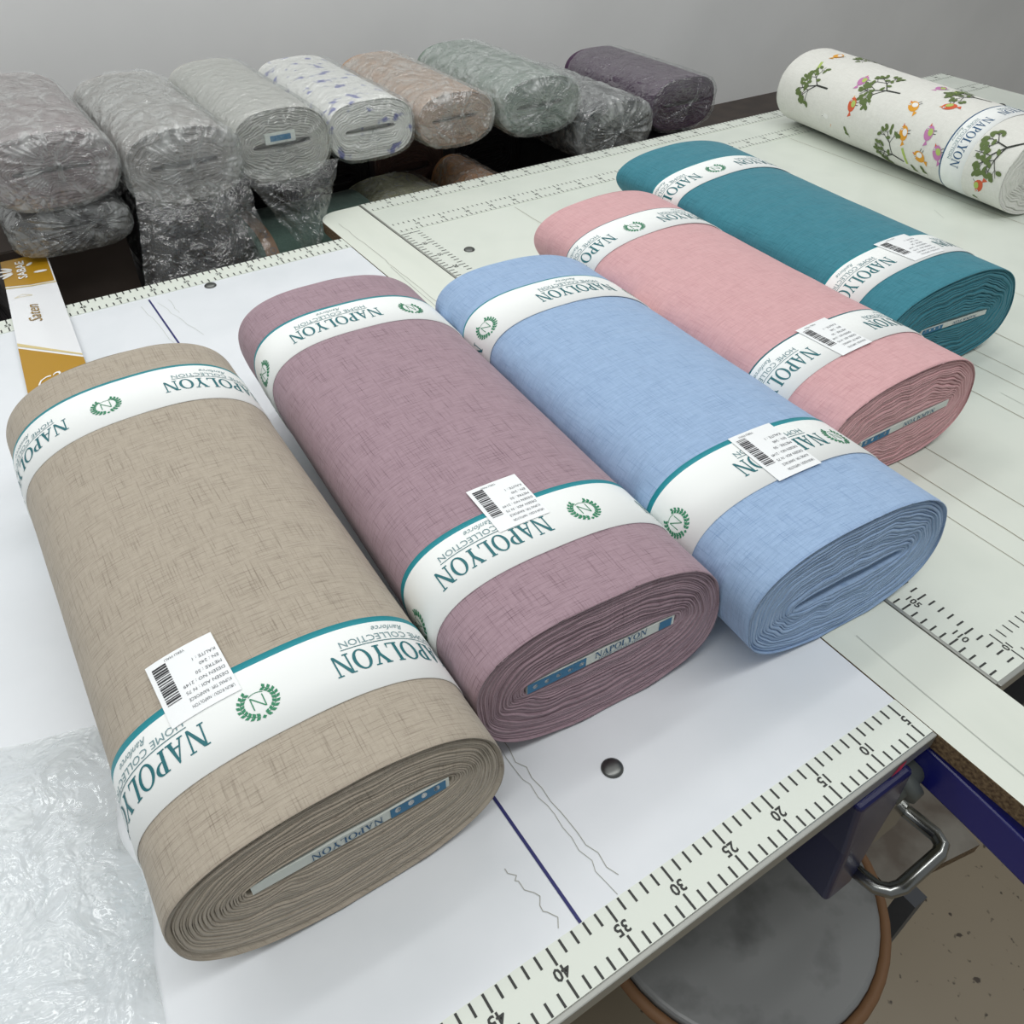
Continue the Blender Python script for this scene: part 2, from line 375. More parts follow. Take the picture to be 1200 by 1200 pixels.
def core(bolt, root, slot, up=True, thin=.62, depth=.05, dark=False, back=.0015):
    cu, cv, lc, tc, tilt = slot; B = Build(); l = lc*.96; t = tc*thin
    B.box(-l/2, 0, -t/2, l/2, depth, t/2)
    def face(P, x0, z0, m, flip):
        for q in P:
            pts = [((x0-x, z0-y) if flip else (x0+x, z0+y)) for x, y in q]
            if sum(pts[i-1][0]*pts[i][1]-pts[i][0]*pts[i-1][1] for i in range(len(pts))) < 0: pts = pts[::-1]
            B.poly([(x, -.0004, z) for x, z in pts], m)
    word = serif_word('NAPOLYON', l*.36, t*.66)
    if up:
        face([R4(0, 0, l*.38, t)], -l/2, -t/2, 1, False); face([R4(0, 0, l*.09, t*.9)], l*.39, -t*.45, 1, False)
        for k in range(5): face([ellipse(0, 0, t*.2, t*.2)], -l*.45+k*l*.075, 0, 3, False); 
        face([[(x, y) for x, y in q] for q in word], -l*.06, -t*.12, 2, False)
        P, w = text2d('HOME COLLECTION', t*.32); kk = l*.3/w; face([[(x*kk, y) for x, y in q] for q in P], -l*.03, -t*.42, 2, False)
    else:
        x0 = l*.5 if not dark else -l*.12
        face([R4(0, 0, l*.30, t)], (l*.18 if not dark else -l*.48), -t/2, 1, False)
        for k in range(4): face([ellipse(0, 0, t*.22, t*.3)], (l*.22 if not dark else -l*.44)+k*l*.07, (t*.1), 3, False)
        face(word, l*.14 if not dark else l*.34, t*.3, 2, True)
    for i, v in enumerate(B.v): B.v[i] = (v[0]+cu, v[1], v[2]+cv+tilt*(v[0]+cu))
    for i, v in enumerate(B.v): B.v[i] = (v[0], v[1]+back, v[2])
    return B.make('core_board', [CORE_W, CORE_B, NAVY_INK, WHITE_PAPER], root)

BOLTS = {
 'tan': [-0.485, 0.1335, 0.0094, 0.5514, 0.2269, 0.1393, 2.5242, 0.2297, 0.1465, -0.0629, 0.0424, 0.0174],
 'mauve': [-0.2569, 0.1633, 0.0547, 0.5557, 0.2254, 0.1424, 2.6801, 0.2278, 0.1483, -0.099, 0.0147, -0.1508],
 'blue': [-0.0283, 0.1169, 0.0548, 0.5372, 0.2334, 0.1393, 2.5165, 0.2315, 0.148, -0.1041, 0.0296, -0.3471],
 'pink': [0.2128, 0.2451, 0.0502, 0.5416, 0.2276, 0.1264, 2.4273, 0.2431, 0.135, -0.1117, 0.1475, -0.3574],
 'teal': [0.4477, 0.3496, 0.0897, 0.5415, 0.232, 0.1286, 2.397, 0.2518, 0.1417, -0.184, 0.2128, -0.6051],
}
LOOK = {
 'tan': (fabric('beige linen cloth', (174, 164, 149), (100, 88, 76), .62), 'beige linen-look fabric bolt nearest the camera, at the left of the row'),
 'mauve': (fabric('mauve linen cloth', (163, 139, 148), (80, 54, 66), .62), 'dusty mauve fabric bolt lying between the beige and the blue bolts'),
 'blue': (fabric('sky blue cloth', (155, 181, 213), (92, 124, 172), .46, wrinkle=.4), 'sky blue fabric bolt in the middle of the row, across the white board'),
 'pink': (fabric('rose pink cloth', (212, 168, 170), (178, 116, 122), .44, wrinkle=.4), 'rose pink fabric bolt lying between the blue and the teal bolts'),
 'teal': (fabric('teal cloth', (64, 130, 145), (22, 80, 95), .54, wrinkle=.3), 'dark teal fabric bolt at the far right end of the row of plain bolts'),
}
#        slot: centre u, centre v, length, opening, tilt
SLOT = {'tan': (.004, .081, .140, .016, -.01), 'mauve': (-.003, .077, .142, .017, .0), 'blue': (.001, .066, .128, .013, .03), 'pink': (.008, .056, .142, .013, .06), 'teal': (.008, .061, .126, .010, .0)}
GRP = 'fabric bolts laid side by side on the cutting tables'
bolt_obj = {}
for key, q in BOLTS.items():
    b = Bolt(q); mat, label = LOOK[key]
    root = thing('fabric_bolt', label, 'fabric bolt', (q[0], q[1], T+.0024), -q[2], GRP); bolt_obj[key] = (b, root)
    roll_body(b, mat, root, SLOT[key], random.Random(len(key)*7+3), layers={'tan': 24, 'mauve': 26, 'blue': 20, 'pink': 18, 'teal': 16}[key],
              wave={'tan': .0009, 'mauve': .0009, 'blue': .0016, 'pink': .0018, 'teal': .0015}[key], wob={'blue': .0012, 'pink': .0014, 'teal': .0012}.get(key, .0004))
    core(b, root, SLOT[key], up=(key == 'mauve'), dark=key in ('pink', 'teal', 'blue'), thin=.20 if key == 'blue' else .62, back=.010 if key == 'blue' else .0015)
P = .183
b, r = bolt_obj['tan']
band(b, r, .054, .117, [-.046, -.046+P, -.046-P], [-.012, -.012+P, -.012-P]); band(b, r, .434, .502, [-.057, .128, -.24], [-.022, .16], sw=.0036)
sticker(b, r, -.065, -.019, .0965, .153, -.003)
b, r = bolt_obj['mauve']
band(b, r, .061, .122, [.010, .203, -.17], [.044, -.132]); band(b, r, .434, .494, [.034, .218, -.15], [.070, -.110], sw=.0036)
sticker(b, r, -.028, .017, .0955, .150, 0)
b, r = bolt_obj['blue']
band(b, r, .074, .136, [.061, -.128], [.081, -.109], collection=True); band(b, r, .411, .469, [.086, -.100], [-.079, .12], sw=.002)
sticker(b, r, -.019, .029, .071, .136, .004)
b, r = bolt_obj['pink']
band(b, r, .066, .124, [-.042, .136, -.22], [.13], sw=.002, stripe=DTEAL); band(b, r, .405, .463, [-.040, .129, -.22], [-.007], sw=.0012, stripe=DTEAL)
sticker(b, r, -.030, .012, .064, .127, -.002)
b, r = bolt_obj['teal']
band(b, r, .056, .114, [-.018, .158, -.2], [.15], sw=.0025); band(b, r, .398, .455, [-.020, .141, -.2], [.009], sw=.0025)
sticker(b, r, -.004, .048, .059, .118, -.004)

# ------------------------------------------------------------------ printed bolt at the far right
q6 = [1.0342, .5815, .1479, .60, .1911, .1439, 2.15, .1911, .1439, 0, 0, 0]
b6 = Bolt(q6)
r6 = thing('fabric_bolt', 'white fabric bolt printed with birds and trees, at the top right corner', 'fabric bolt', (q6[0], q6[1], T+.0030), -q6[2])
PRINT = fabric('white print cloth', (226, 226, 218), (206, 206, 196), .25, light=(236, 236, 230))
roll_body(b6, PRINT, r6, (.0, .072, .08, .026, 0), random.Random(5), layers=16, groove=.006, wave=.003, wob=.0015)
core(b6, r6, (.0, .072, .08, .026, 0), up=False, dark=True)
band(b6, r6, .082, .134, [-.045, .075, .20], [], sw=.003, stripe=NAVY_INK, ink=NAVY_INK)
def print_pattern(bolt, root):
    B = Build(); mats = [plain('olive leaf print', (98, 116, 66), .8), plain('dark branch print', (52, 56, 50), .8), plain('yellow bird print', (226, 160, 48), .8),
                         plain('pink bird print', (196, 128, 178), .8), plain('orange bird print', (212, 96, 60), .8), plain('lime print', (176, 198, 104), .8), plain('white eye print', (240, 240, 236), .8)]
    rnd = random.Random(21)
    def put(P, s, t, m, o=.0006): patch_add(B, bolt, P, s, t, o, m, .006, False)
    def bird(s, t, rot, m, k=1.0):
        c, sn = math.cos(rot), math.sin(rot); tr = lambda P: [[((x*c-y*sn)*k, (x*sn+y*c)*k) for x, y in q] for q in P]
        put(tr([ellipse(0, 0, .0135, .0095, 0, 14)]), s, t, m); put(tr([ellipse(.001, -.003, .007, .005, .3)]), s, t, 6 if m == 2 else 5, .0009)
        put(tr([[(-.012, .002), (-.022, .008), (-.020, -.002)]]), s, t, m); put(tr([[(.012, .003), (.018, .001), (.012, -.001)]]), s, t, 4 if m != 4 else 2)
        put(tr([ellipse(.008, .004, .0024, .0024, 0, 8)]), s, t, 6, .0011); put(tr([ellipse(.008, .004, .0011, .0011, 0, 6)]), s, t, 1, .0013)
        put(tr([stroke((-.002, -.009), (-.003, -.015), .0012), stroke((.003, -.009), (.003, -.015), .0012)]), s, t, 1)
    def tree(s, t, a0, n, k=1.0):
        def branch(x, y, a, l, w, d):
            e = (x+l*math.cos(a), y+l*math.sin(a)); put([stroke((x, y), e, w)], s, t, 1)
            if d < n and rnd.random() < .5:
                put([ellipse((x+e[0])/2+.004*math.sin(a), (y+e[1])/2-.004*math.cos(a), .0058*k, .0034*k, a+.9, 9)], s, t, 0, .0009)
            if d:
                for da in (-.85, .10, .80): branch(e[0], e[1], a+da+rnd.uniform(-.2, .2), l*rnd.uniform(.62, .85), w*.6, d-1)
            elif rnd.random() < .62:
                put([ellipse(e[0], e[1], .0062*k, .0036*k, a+rnd.uniform(-.6, .6), 9)], s, t, 0, .0009)
        branch(0, 0, a0, .031*k, .0036*k, n)
    tree(-.176, .222, 1.35, 3, .95); tree(-.066, .002, 2.25, 3, 1.05); tree(-.06, .30, 1.7, 3); tree(.02, .16, 1.9, 3); tree(.03, .42, 1.5, 3); tree(-.10, .46, 1.6, 3)
    for s, t, a, m in ((-.160, .046, 2.6, 4), (-.151, .183, 1.3, 2), (-.133, .146, .6, 3), (-.123, .233, .4, 2), (-.108, .181, .3, 3), (-.075, .25, 1, 2), (-.05, .19, 2, 4), (-.11, .38, .3, 4), (-.15, .44, 1, 2), (-.06, .40, .2, 3), (.02, .06, .2, 2), (.0, .26, .2, 3), (-.01, .53, .2, 2), (.07, .3, .5, 4)):
        bird(s, t, a, m)
    for s, t in ((-.178, .214), (-.02, .22), (-.08, .52), (.06, .20)):
        put([stroke((0, 0), (.014, .004), .006), stroke((.014, .004), (.030, .012), .006)], s, t, 5)
    for s, t in ((-.195, .19), (-.188, .165), (-.172, .37), (-.196, .05), (-.10, .34)):
        put([stroke((0, 0), (.014, .010), .0012), ellipse(.014, .011, .007, .0035, .6), ellipse(.006, .007, .006, .0032, 1.4)], s, t, 0)
    o = B.make('printed_motif', mats, None, True); return o
pm = print_pattern(b6, r6); pm.parent = r6

# ------------------------------------------------------------------ cutting tables
TOPL = mottled('left table laminate', (231, 235, 239), (223, 228, 232), 9, .34, .42, .75)
TOPR = mottled('right table laminate', (222, 228, 218), (212, 219, 209), 7, .30, .42, .75)
STRIP = plain('ruler strip', (226, 232, 222), .4); STRIP2 = plain('right ruler strip', (220, 226, 216), .35); TICK = plain('ruler print', (52, 54, 52), .6)
ALU = plain('aluminium edge', (176, 178, 172), .35, .7); CHIP = mottled('chipboard edge', (124, 104, 76), (78, 60, 42), 330, .85, .35, .65, .4)
INK = plain('blue pen ink', (40, 42, 104), .6); PENCIL = plain('pencil mark', (166, 166, 158), .8); SEAM = plain('plank seam', (158, 150, 132), .9); SEAM2 = plain('faint scratch', (188, 192, 184), .8)
STEEL = plain('polished steel', (150, 152, 150), .22, 1); SCREWM = plain('screw head', (112, 114, 112), .38, 1); DARKSTEEL = plain('dull steel screw', (110, 112, 108), .35, 1)
RED = plain('red paint', (214, 60, 92), .5); LEGM = plain('table leg paint', (70, 74, 80), .5)

D1 = 1.141; D2 = 1.257; XR = -.040; XT = .0478; XL = -1.25; XRR = 1.75; W_R = .038
def number(B, txt, cx, cy, size, ang, m, z):
    P, w = text2d(txt, size, 0, .022); c, s = math.cos(ang), math.sin(ang)
    for q in P:
        B.poly([(cx+(x-w/2)*c-(y-size*.35)*s, cy+(x-w/2)*s+(y-size*.35)*c, z) for x, y in q], m)
def ruler(name, parent, axis, a0, a1, b0, b1, zero, sgn, num_ang, z=.0008, first=1, both=True, tick=.0018, ln=.0100, l5=.0132, fs=.0118, strip=None):
    """printed measuring strip: axis 'x' or 'y', from a0 to a1 along it and b0 to b1 across; mark n sits at zero + sgn*n cm"""
    B = Build(); W = b1-b0
    P = (lambda a, b: (a, b)) if axis == 'x' else (lambda a, b: (b, a))
    (x0, y0), (x1, y1) = P(a0, b0), P(a1, b1); B.box(min(x0, x1), min(y0, y1), -.0002, max(x0, x1), max(y0, y1), z, 0)
    n = first
    for n in range(-200, 400):
        a = zero+sgn*n*.01
        if a < a0+.002 or a > a1-.002: continue
        five = n % 5 == 0; l = l5 if five else ln
        for lo, hi in ((b0+.0006, b0+l), (b1-l, b1-.0006)):
            (x0, y0), (x1, y1) = P(a-tick/2, lo), P(a+tick/2, hi)
            pts = [(min(x0, x1), min(y0, y1)), (max(x0, x1), min(y0, y1)), (max(x0, x1), max(y0, y1)), (min(x0, x1), max(y0, y1))]
            B.poly([(x, y, z+.0003) for x, y in pts], 1)
        if five and n > 0:
            x, y = P(a, (b0+b1)/2); number(B, str(n), x, y, fs, num_ang, 1, z+.0003)
    return B.make(name, [strip or STRIP, TICK], parent)
def screw(parent, x, y, r=.009, h=.0035):
    B = Build(); B.dome(x, y, .0004, r, h); return B.make('screw', SCREWM, parent, True)
def legs(parent, pts):
    for x, y in pts:
        B = Build(); B.box(x-.02, y-.02, -T+.0005, x+.02, y+.02, -.0155); B.make('leg', LEGM, parent)

t1 = thing('cutting_table', 'left cutting table with a bluish white top and a ruler printed along its front edge', 'table', (0, 0, T), 0, 'cutting tables')
B = Build(); B.prism([(XL, 0), (XR, 0), (XR, D1), (XL, D1)], -.015, 0, 0, 1)
def wig(B, pts, w, m, z=.0005):
    for p, q in zip(pts, pts[1:]): B.poly([(x, y, z) for x, y in stroke(p, q, w)][::-1], m)
def wander(p, q, n, amp, rnd):
    return [(p[0]+(q[0]-p[0])*i/n+rnd.uniform(-amp, amp), p[1]+(q[1]-p[1])*i/n+rnd.uniform(-amp, amp)) for i in range(n+1)]
rw = random.Random(4)
B.poly([(x, y, .0005) for x, y in stroke((-.371, W_R), (-.3697, 1.095), .0026)][::-1], 2)
wig(B, wander((-.352, .30), (-.338, W_R+.002), 26, .0022, rw), .0005, 3); wig(B, wander((-.347, .30), (-.331, .05), 24, .0022, rw), .0006, 3)
wig(B, wander((-.392, .10), (-.383, .045), 12, .003, rw), .0006, 3); wig(B, wander((-.384, 1.08), (-.376, .95), 9, .0015, rw), .0005, 4)
wig(B, wander((-.345, 1.08), (-.345, 1.03), 6, .0015, rw), .0005, 4); wig(B, wander((-.362, 1.08), (-.335, .95), 9, .0015, rw), .0005, 4)
B.make('tabletop', [TOPL, CHIP, INK, PENCIL, SEAM2], t1)
ruler('ruler_strip', t1, 'x', XL, XR, .0012, W_R, 0, -1, PI); ruler('ruler_strip', t1, 'x', XL, XR, D1-W_R, D1, -.006, -1, 0, fs=.009)
B = Build(); B.box(XL, -.0035, -.0155, XR, .0012, .0012); B.poly([(-.092, -.0039, -.015), (-.079, -.0039, -.0145), (-.078, -.0039, -.002), (-.087, -.0039, -.003)], 1)
bevel(B.make('edge_trim', [ALU, RED], t1), .001)
for x, y in ((-.280, .118), (-.279, 1.091), (-.90, .118), (-.90, 1.07)): screw(t1, x, y)
legs(t1, ((XL+.06, .09), (-.62, .12), (XL+.06, D1-.06), (-.30, D1-.08)))

t2 = thing('cutting_table', 'right cutting table with a planked greenish white top and double rulers along its back', 'table', (0, 0, T), 0, 'cutting tables')
B = Build(); B.prism([(XT, 0), (XRR, 0), (XRR, D2), (XT, D2)], -.015, 0, 0, 1)
for x, w, ya, yb in ((.201, .0007, .04, .62), (.235, .0009, .04, .55), (.285, .0009, .04, .7), (.276, .0008, .7, 1.1), (.438, .0009, .04, .7), (.498, .0007, .04, .7), (.532, .0007, .04, .8),
                     (.598, .0009, .04, .6), (.735, .0006, .04, .5), (.992, .0010, .1, 1.1), (1.2, .001, .04, 1.1), (1.4, .001, .04, 1.1)):
    wig(B, wander((x, ya), (x+.004, yb), 14, .0006, rw), w, 2)
for k in range(26):
    x, y = rw.uniform(.12, 1.0), rw.uniform(.06, 1.05); wig(B, [(x, y), (x+rw.uniform(-.01, .02), y+rw.uniform(.02, .12))], .0007, 3)
B.make('tabletop', [TOPR, CHIP, SEAM, SEAM2], t2)
ruler('ruler_strip', t2, 'x', XT, XRR, D2-W_R, D2, -.002, 1, 0, fs=.009, strip=STRIP2, ln=.007, l5=.011); ruler('ruler_strip', t2, 'x', XT, XRR, 1.110, 1.148, -.002, 1, 0, fs=.009, strip=STRIP2, ln=.007, l5=.011)
ruler('ruler_strip', t2, 'y', .0, 1.109, XT+.002, XT+.0385, 1.149, -1, -PI/2, fs=.0105, strip=STRIP2)
ruler('ruler_strip', t2, 'x', XT+.0385, XRR, .0012, .0372, -.008, 1, PI, tick=.0013, strip=STRIP2, ln=.011, l5=.014, fs=.010)
B = Build(); B.box(XT, -.0035, -.0155, XRR, .0012, .0012); B.box(XT-.0016, 0, -.0155, XT+.002, D2, .0016); bevel(B.make('edge_trim', ALU, t2), .0008)
B = Build(); B.tube([(.112, -.004, -.012), (.112, -.014, -.012)], .012, n=20); B.make('edge_bolt', STEEL, t2, True)
for x, y in ((.118, .990), (1.62, .3), (1.62, 1.0)): screw(t2, x, y)
legs(t2, ((.66, .10), (XRR-.06, .09), (.16, 1.10), (XRR-.06, D2-.06)))

# white board bridging the two tables
COVER = mottled('painted board', (225, 230, 219), (215, 221, 210), 14, .42, .45, .75, stretch=(1, .2, 1))
rail = []
for i in range(9):
    a = PI-i/8*PI/2*.98; rail.append((XR+.042+.041*math.cos(a), 1.215+.040*math.sin(a)))
pts = [(XR+.0008, -.36), (XT-.0022, -.36)]+[(XT-.0022, 1.256)]+[(x, y) for x, y in reversed(rail)]
B = Build(); B.prism(pts, -.019, .0008, 0, 1)
wig(B, wander((XR+.022, 1.20), (XR+.024, .86), 18, .0012, rw), .0008, 2, .0012); wig(B, wander((XR+.020, 1.0), (XR+.008, .6), 12, .001, rw), .0007, 2, .0012); wig(B, wander((XR+.028, .1), (XR+.022, -.3), 12, .002, rw), .0012, 3, .0012)
tag(bevel(B.make('gap_board', [COVER, CHIP, PENCIL, SEAM2]), .0012), 'long narrow white board with brown chipboard edge, bridging the gap between the two tables', 'board').location = (0, 0, T)

# ------------------------------------------------------------------ paper band and clear bag on the left table
GOLD = plain('gold print', (178, 134, 22), .35); GOLD2 = plain('pale gold print', (214, 196, 140), .3); GLOSSW = plain('glossy white paper', (236, 238, 240), .12); LINEW = plain('white print', (244, 244, 240), .3)
def paper_sleeve():
    root = thing('paper_sleeve', 'gold and white glossy paper sleeve lying flat at the left, overhanging the table back edge', 'paper sleeve')
    y0, y1 = .80, 1.332
    def mp(x, y, off=0):
        f = (y-y0)/(y1-y0); cx = -.538+.037*f; return (cx+(x-.035)*(1-.12*f), y, .0016+.004*max(0, f-.2)+.006*math.sin(PI*min(1, f*1.15))*.5+off)
    B = Build()
    def lay(P, m, off):
        for q in P:
            q = [(y, x) for x, y in q]; lo, hi = min(p[0] for p in q), max(p[0] for p in q); n = max(1, math.ceil((hi-lo)/.02))
            for k in range(n):
                c = clip_x(q, lo+(hi-lo)*k/n, lo+(hi-lo)*(k+1)/n) if n > 1 else q
                if len(c) > 2:
                    c = [(y, x) for x, y in c]
                    if sum(c[i-1][0]*c[i][1]-c[i][0]*c[i-1][1] for i in range(len(c))) < 0: c = c[::-1]
                    B.poly([mp(x, y, off) for x, y in c], m)
    W = .076; lay([R4(0, y0, W, y1)], 0, 0); lay([R4(0, y0, W, y1)], 0, .0012)
    lay([[(0, y0), (W, y0), (W, .968), (0, 1.035)]], 1, .0016)
    lay([[(0, 1.041), (W, .974), (W, .978), (0, 1.050)]], 2, .0016)
    lay([[(0, 1.238), (W*.5, 1.226), (W*.97, 1.222), (W*.97, y1), (0, y1)]], 1, .0016); lay([[(0, 1.229), (W*.5, 1.219), (W, 1.215), (W, 1.218), (W*.5, 1.223), (0, 1.233)]], 2, .0018)
    P, w = text2d('SABAE', .020, 0, .02); lay([[(.036-y, 1.252+x*.066/w) for x, y in q] for q in P], 3, .0024)
    for a in (2.5, 2.9, 3.4, 3.75): lay([ellipse(.020+.016*math.cos(a), 1.285+.022*math.sin(a), .011, .0035, a)], 3, .0022)
    lay([ellipse(.058, 1.266, .011, .004, -.1), ellipse(.044, 1.300, .007, .0035, .8)], 3, .0022)
    P, w = text2d('Saten', .026, .5); lay([[(.040-y, 1.098+x*.058/w) for x, y in q] for q in P], 4, .0022)
    lay([stroke((.010, 1.190), (.036, 1.187), .0008), stroke((.010, 1.190), (.022, 1.197), .0008), stroke((.022, 1.197), (.036, 1.187), .0008)], 2, .0022)
    P, w = text2d('C2', .034, .1); lay([[(.014+x*.8, .918+y*.9+x*.3) for x, y in q] for q in P], 3, .0022)
    B.make('sleeve', [GLOSSW, GOLD, GOLD2, LINEW, plain('bronze ink', (150, 120, 60), .4)], root)
paper_sleeve()

FILM_BAG = film('clear film', .05, .35, scale=44, bump=.6, haze=.48, haze_lo=.45, tint=(236, 240, 240)); FILM_WRAP = film('bolt film', .07, .42, scale=42, bump=1.0, haze=.62, haze_lo=.47); FILM_DARK = film('thin film', .06, .42, scale=46, bump=1.0, haze=.15, haze_lo=.5)
def crumple(x, y, k=1.0, seed=0.0):
    v = Vector((x*k, y*k, seed)); return noise.ridged_multi_fractal(v, .9, 2.1, 4, 1.0, 2.0)*.45
def clear_bag():
    V = []; F = []; n = 80
    x0, x1, y0, y1 = -1.02, -.608, .02, .44
    for j in range(n+1):
        for i in range(n+1):
            u, v = i/n, j/n; x = x0+(x1-x0)*u; y = y0+(y1-y0)*v
            x += .010*noise.noise(Vector((v*5, 1, 2)))*max(0, u-.5)*2-.05*max(0, .62-v)*u; y += .012*noise.noise(Vector((u*4, 7, 3)))-.14*max(0, u-.55)*v
            e = min(1, 5*min(u, 1-u), 5*min(v, 1-v)); h = .0025+e*(.010+.040*abs(noise.noise(Vector((x*5, y*5, .3))))+.016*crumple(x, y, 6, 2.2)+.004*crumple(x, y, 18, 5))
            V.append((x, y, h))
    for j in range(n):
        for i in range(n): a = j*(n+1)+i; F.append([a, a+1, a+n+2, a+n+1])
    o = mesh('plastic_bag', V, F, FILM_BAG, None, None, False); o.location = (0, 0, T)
    tag(o, 'crumpled clear plastic bag lying on the left table beside the beige bolt', 'plastic bag')
clear_bag()

# ------------------------------------------------------------------ stock behind the tables
def shelf_roll(label, x, z, w, h, y0, y1, rgb, dark, wrap='gather', seed=0, film_mat=None, n=2.8, lines=.35, skew=0, tilt=0, mat=None, group='film-wrapped fabric bolts stacked behind the tables', cat='fabric bolt', gather=(0, 0), loose=.006):
    q = [x, y0, 0, y1-y0, w, h, n, w, h, skew, 0, skew]; b = Bolt(q)
    root = thing('wrapped_fabric_bolt' if wrap else 'fabric_bolt', label, cat, (x, y0, T+z+(.0055 if wrap else .002)), 0, group); root.rotation_euler = (0, tilt, 0)
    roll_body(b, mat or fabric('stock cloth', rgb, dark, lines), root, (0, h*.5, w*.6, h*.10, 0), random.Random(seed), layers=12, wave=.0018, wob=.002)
    if wrap:
        V = []; F = []; N = 144; rows = 44; ang = [2*PI*i/N for i in range(N)]; g = b.G
        for j in range(rows+1):
            if j <= 18:
                t = (b.L-.02)*(1-j/18)+.001
                for i in range(N):
                    p = b.pt(g*i/N, t, .0022); k = .0016+loose*max(0, crumple(i/N*6+seed, t*10, 3, seed)-.2); V.append(b.pt(g*i/N, t, .0012+k))
            else:
                f = (j-18)/(rows-18)
                for i in range(N):
                    p = b.pt(g*i/N, 0.001, .004); cx, cz = gather[0], h*.5+gather[1]
                    pl = noise.noise(Vector((math.cos(ang[i])*5, math.sin(ang[i])*5, seed+f*1.2)))+.6*math.sin(ang[i]*23+seed+f*2)
                    y = -.003-.010*math.sin(PI*min(1, f*1.05))-.005*abs(pl)*f*(1.2-f)*3-(.014*f**6 if wrap == 'gather' else 0)-.006*crumple(p[0]*(1-f)*8+seed, p[2]*8*(1-f), 3, seed)
                    V.append((p[0]+(cx-p[0])*f*.985, y, p[2]+(cz-p[2])*f*.985))
        for j in range(rows):
            for i in range(N):
                k = (i+1) % N; F.append([j*N+i, j*N+k, (j+1)*N+k, (j+1)*N+i])
        mesh('plastic_wrap', V, F, film_mat or FILM_WRAP, None, root, True)
    return root
GR = (150, 144, 142); GD = (110, 104, 102)
Y0 = 1.36; Y1 = 1.70
SH = -.165   # top of the low shelf, below the table tops
# low shelf and dark back
BROWN = mottled('dark brown board', (62, 52, 46), (48, 40, 36), 20, .6)
sh = thing('storage_shelf', 'low dark brown shelf behind the cutting tables, holding the wrapped bolts', 'shelf', (0, 0, T))
B = Build(); B.box(-1.6, 1.265, SH-.022, 2.1, 1.80, SH-.001); B.make('shelf_board', BROWN, sh)
for x in (-1.5, -.4, .8, 1.95):
    B = Build(); B.box(x-.02, 1.275, -T+.0005, x+.02, 1.78, SH-.0225); B.make('upright', BROWN, sh)

z0 = SH
# column 1: box, flat dark bolt, mauve-grey bolt
cb = Build(); cb.box(-.53, 1.37, z0+.0005, -.336, 1.70, .004); cb.box(-.532, 1.372, .004, -.334, 1.68, .0055)
tag(bevel(cb.make('cardboard_box', mottled('brown card', (70, 60, 54), (60, 51, 45), 12, .7)), .003), 'dark brown cardboard box under the film-wrapped charcoal bolt at the far left', 'box').location = (0, 0, T)
shelf_roll('flat charcoal bolt in twisted film, on the brown box at the far left', -.418, .0085, .172, .066, 1.30, 1.66, (72, 70, 72), (50, 48, 50), seed=2, n=3.2, gather=(.035, .008))
shelf_roll('mauve grey bolt in gathered clear film, topmost of the far left stack', -.418, .0815, .182, .105, 1.285, 1.66, (136, 122, 122), (100, 88, 90), seed=5, n=2.6, gather=(.005, .012))
shelf_roll('pale grey bolt in film at the far left, cut by the photo edge', -.640, -.02, .18, .10, 1.28, 1.64, (170, 166, 160), (130, 126, 120), seed=8)
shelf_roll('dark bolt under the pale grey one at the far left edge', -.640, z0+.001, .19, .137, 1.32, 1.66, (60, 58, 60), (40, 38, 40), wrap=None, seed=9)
# column 2
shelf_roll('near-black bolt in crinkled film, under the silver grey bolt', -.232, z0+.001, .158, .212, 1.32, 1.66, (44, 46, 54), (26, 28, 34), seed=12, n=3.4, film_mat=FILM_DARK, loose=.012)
sg = shelf_roll('silver grey bolt under crinkled film, second stack from the left', -.228, .052, .178, .112, 1.285, 1.66, (150, 146, 142), (112, 108, 104), seed=15, n=2.7, loose=.010)
# column 3
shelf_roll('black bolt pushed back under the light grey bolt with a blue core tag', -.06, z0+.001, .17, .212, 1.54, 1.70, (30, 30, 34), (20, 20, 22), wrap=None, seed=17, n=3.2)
lg = shelf_roll('light grey bolt with blue core tag, in a clear bag hanging to a point', -.062, .052, .168, .115, 1.29, 1.66, (176, 176, 170), (140, 140, 134), seed=18, n=2.6, film_mat=FILM_DARK, wrap='flat')
B = Build(); B.box(-.030, -.0035, .062, .022, .004, .078); B.poly([(-.022, -.0039, .066), (.014, -.0039, .066), (.014, -.0039, .075), (-.022, -.0039, .075)], 1); B.make('core_tag', [CORE_W, CORE_B], lg)
# hanging bag tails (part of the wrapped bolts' film)
def tail(parent, loc, pts_top, pts_bot, depth, seed, mat):
    V = []; F = []; n, m = 60, 50
    for j in range(m+1):
        f = j/m
        for i in range(n+1):
            u = i/n; a = Vector(pts_top[0]).lerp(Vector(pts_top[1]), u); c = Vector(pts_bot[0]).lerp(Vector(pts_bot[1]), u); p = a.lerp(c, f)
            fold = math.sin(u*PI*9+seed+f*2)*.006*f; p.y += -depth*math.sin(PI*u)*(1-f*.6)*min(1, f*6)+fold-.012*crumple(u*2, f*2, 3, seed)*min(1, f*5)
            p.x += .006*noise.noise(Vector((u*3, f*6, seed)))
            V.append(p-Vector(loc))
    for j in range(m):
        for i in range(n): a = j*(n+1)+i; F.append([a, a+1, a+n+2, a+n+1])
    mesh('bag_tail', V, F, mat, None, parent, True)
tail(lg, (-.062, 1.29, .052), ((-.150, 1.278, .085), (.028, 1.278, .075)), ((-.080, 1.225, -.045), (-.052, 1.225, -.045)), .045, 3, FILM_DARK)
tail(lg, (-.062, 1.29, .052), ((-.080, 1.226, -.044), (-.052, 1.226, -.044)), ((-.105, 1.20, -.11), (.0, 1.20, -.10)), .02, 7, FILM_DARK)
tail(sg, (-.228, 1.285, .052), ((-.318, 1.274, .085), (-.142, 1.274, .075)), ((-.375, 1.175, -.10), (-.135, 1.175, -.10)), .03, 5, FILM_DARK)
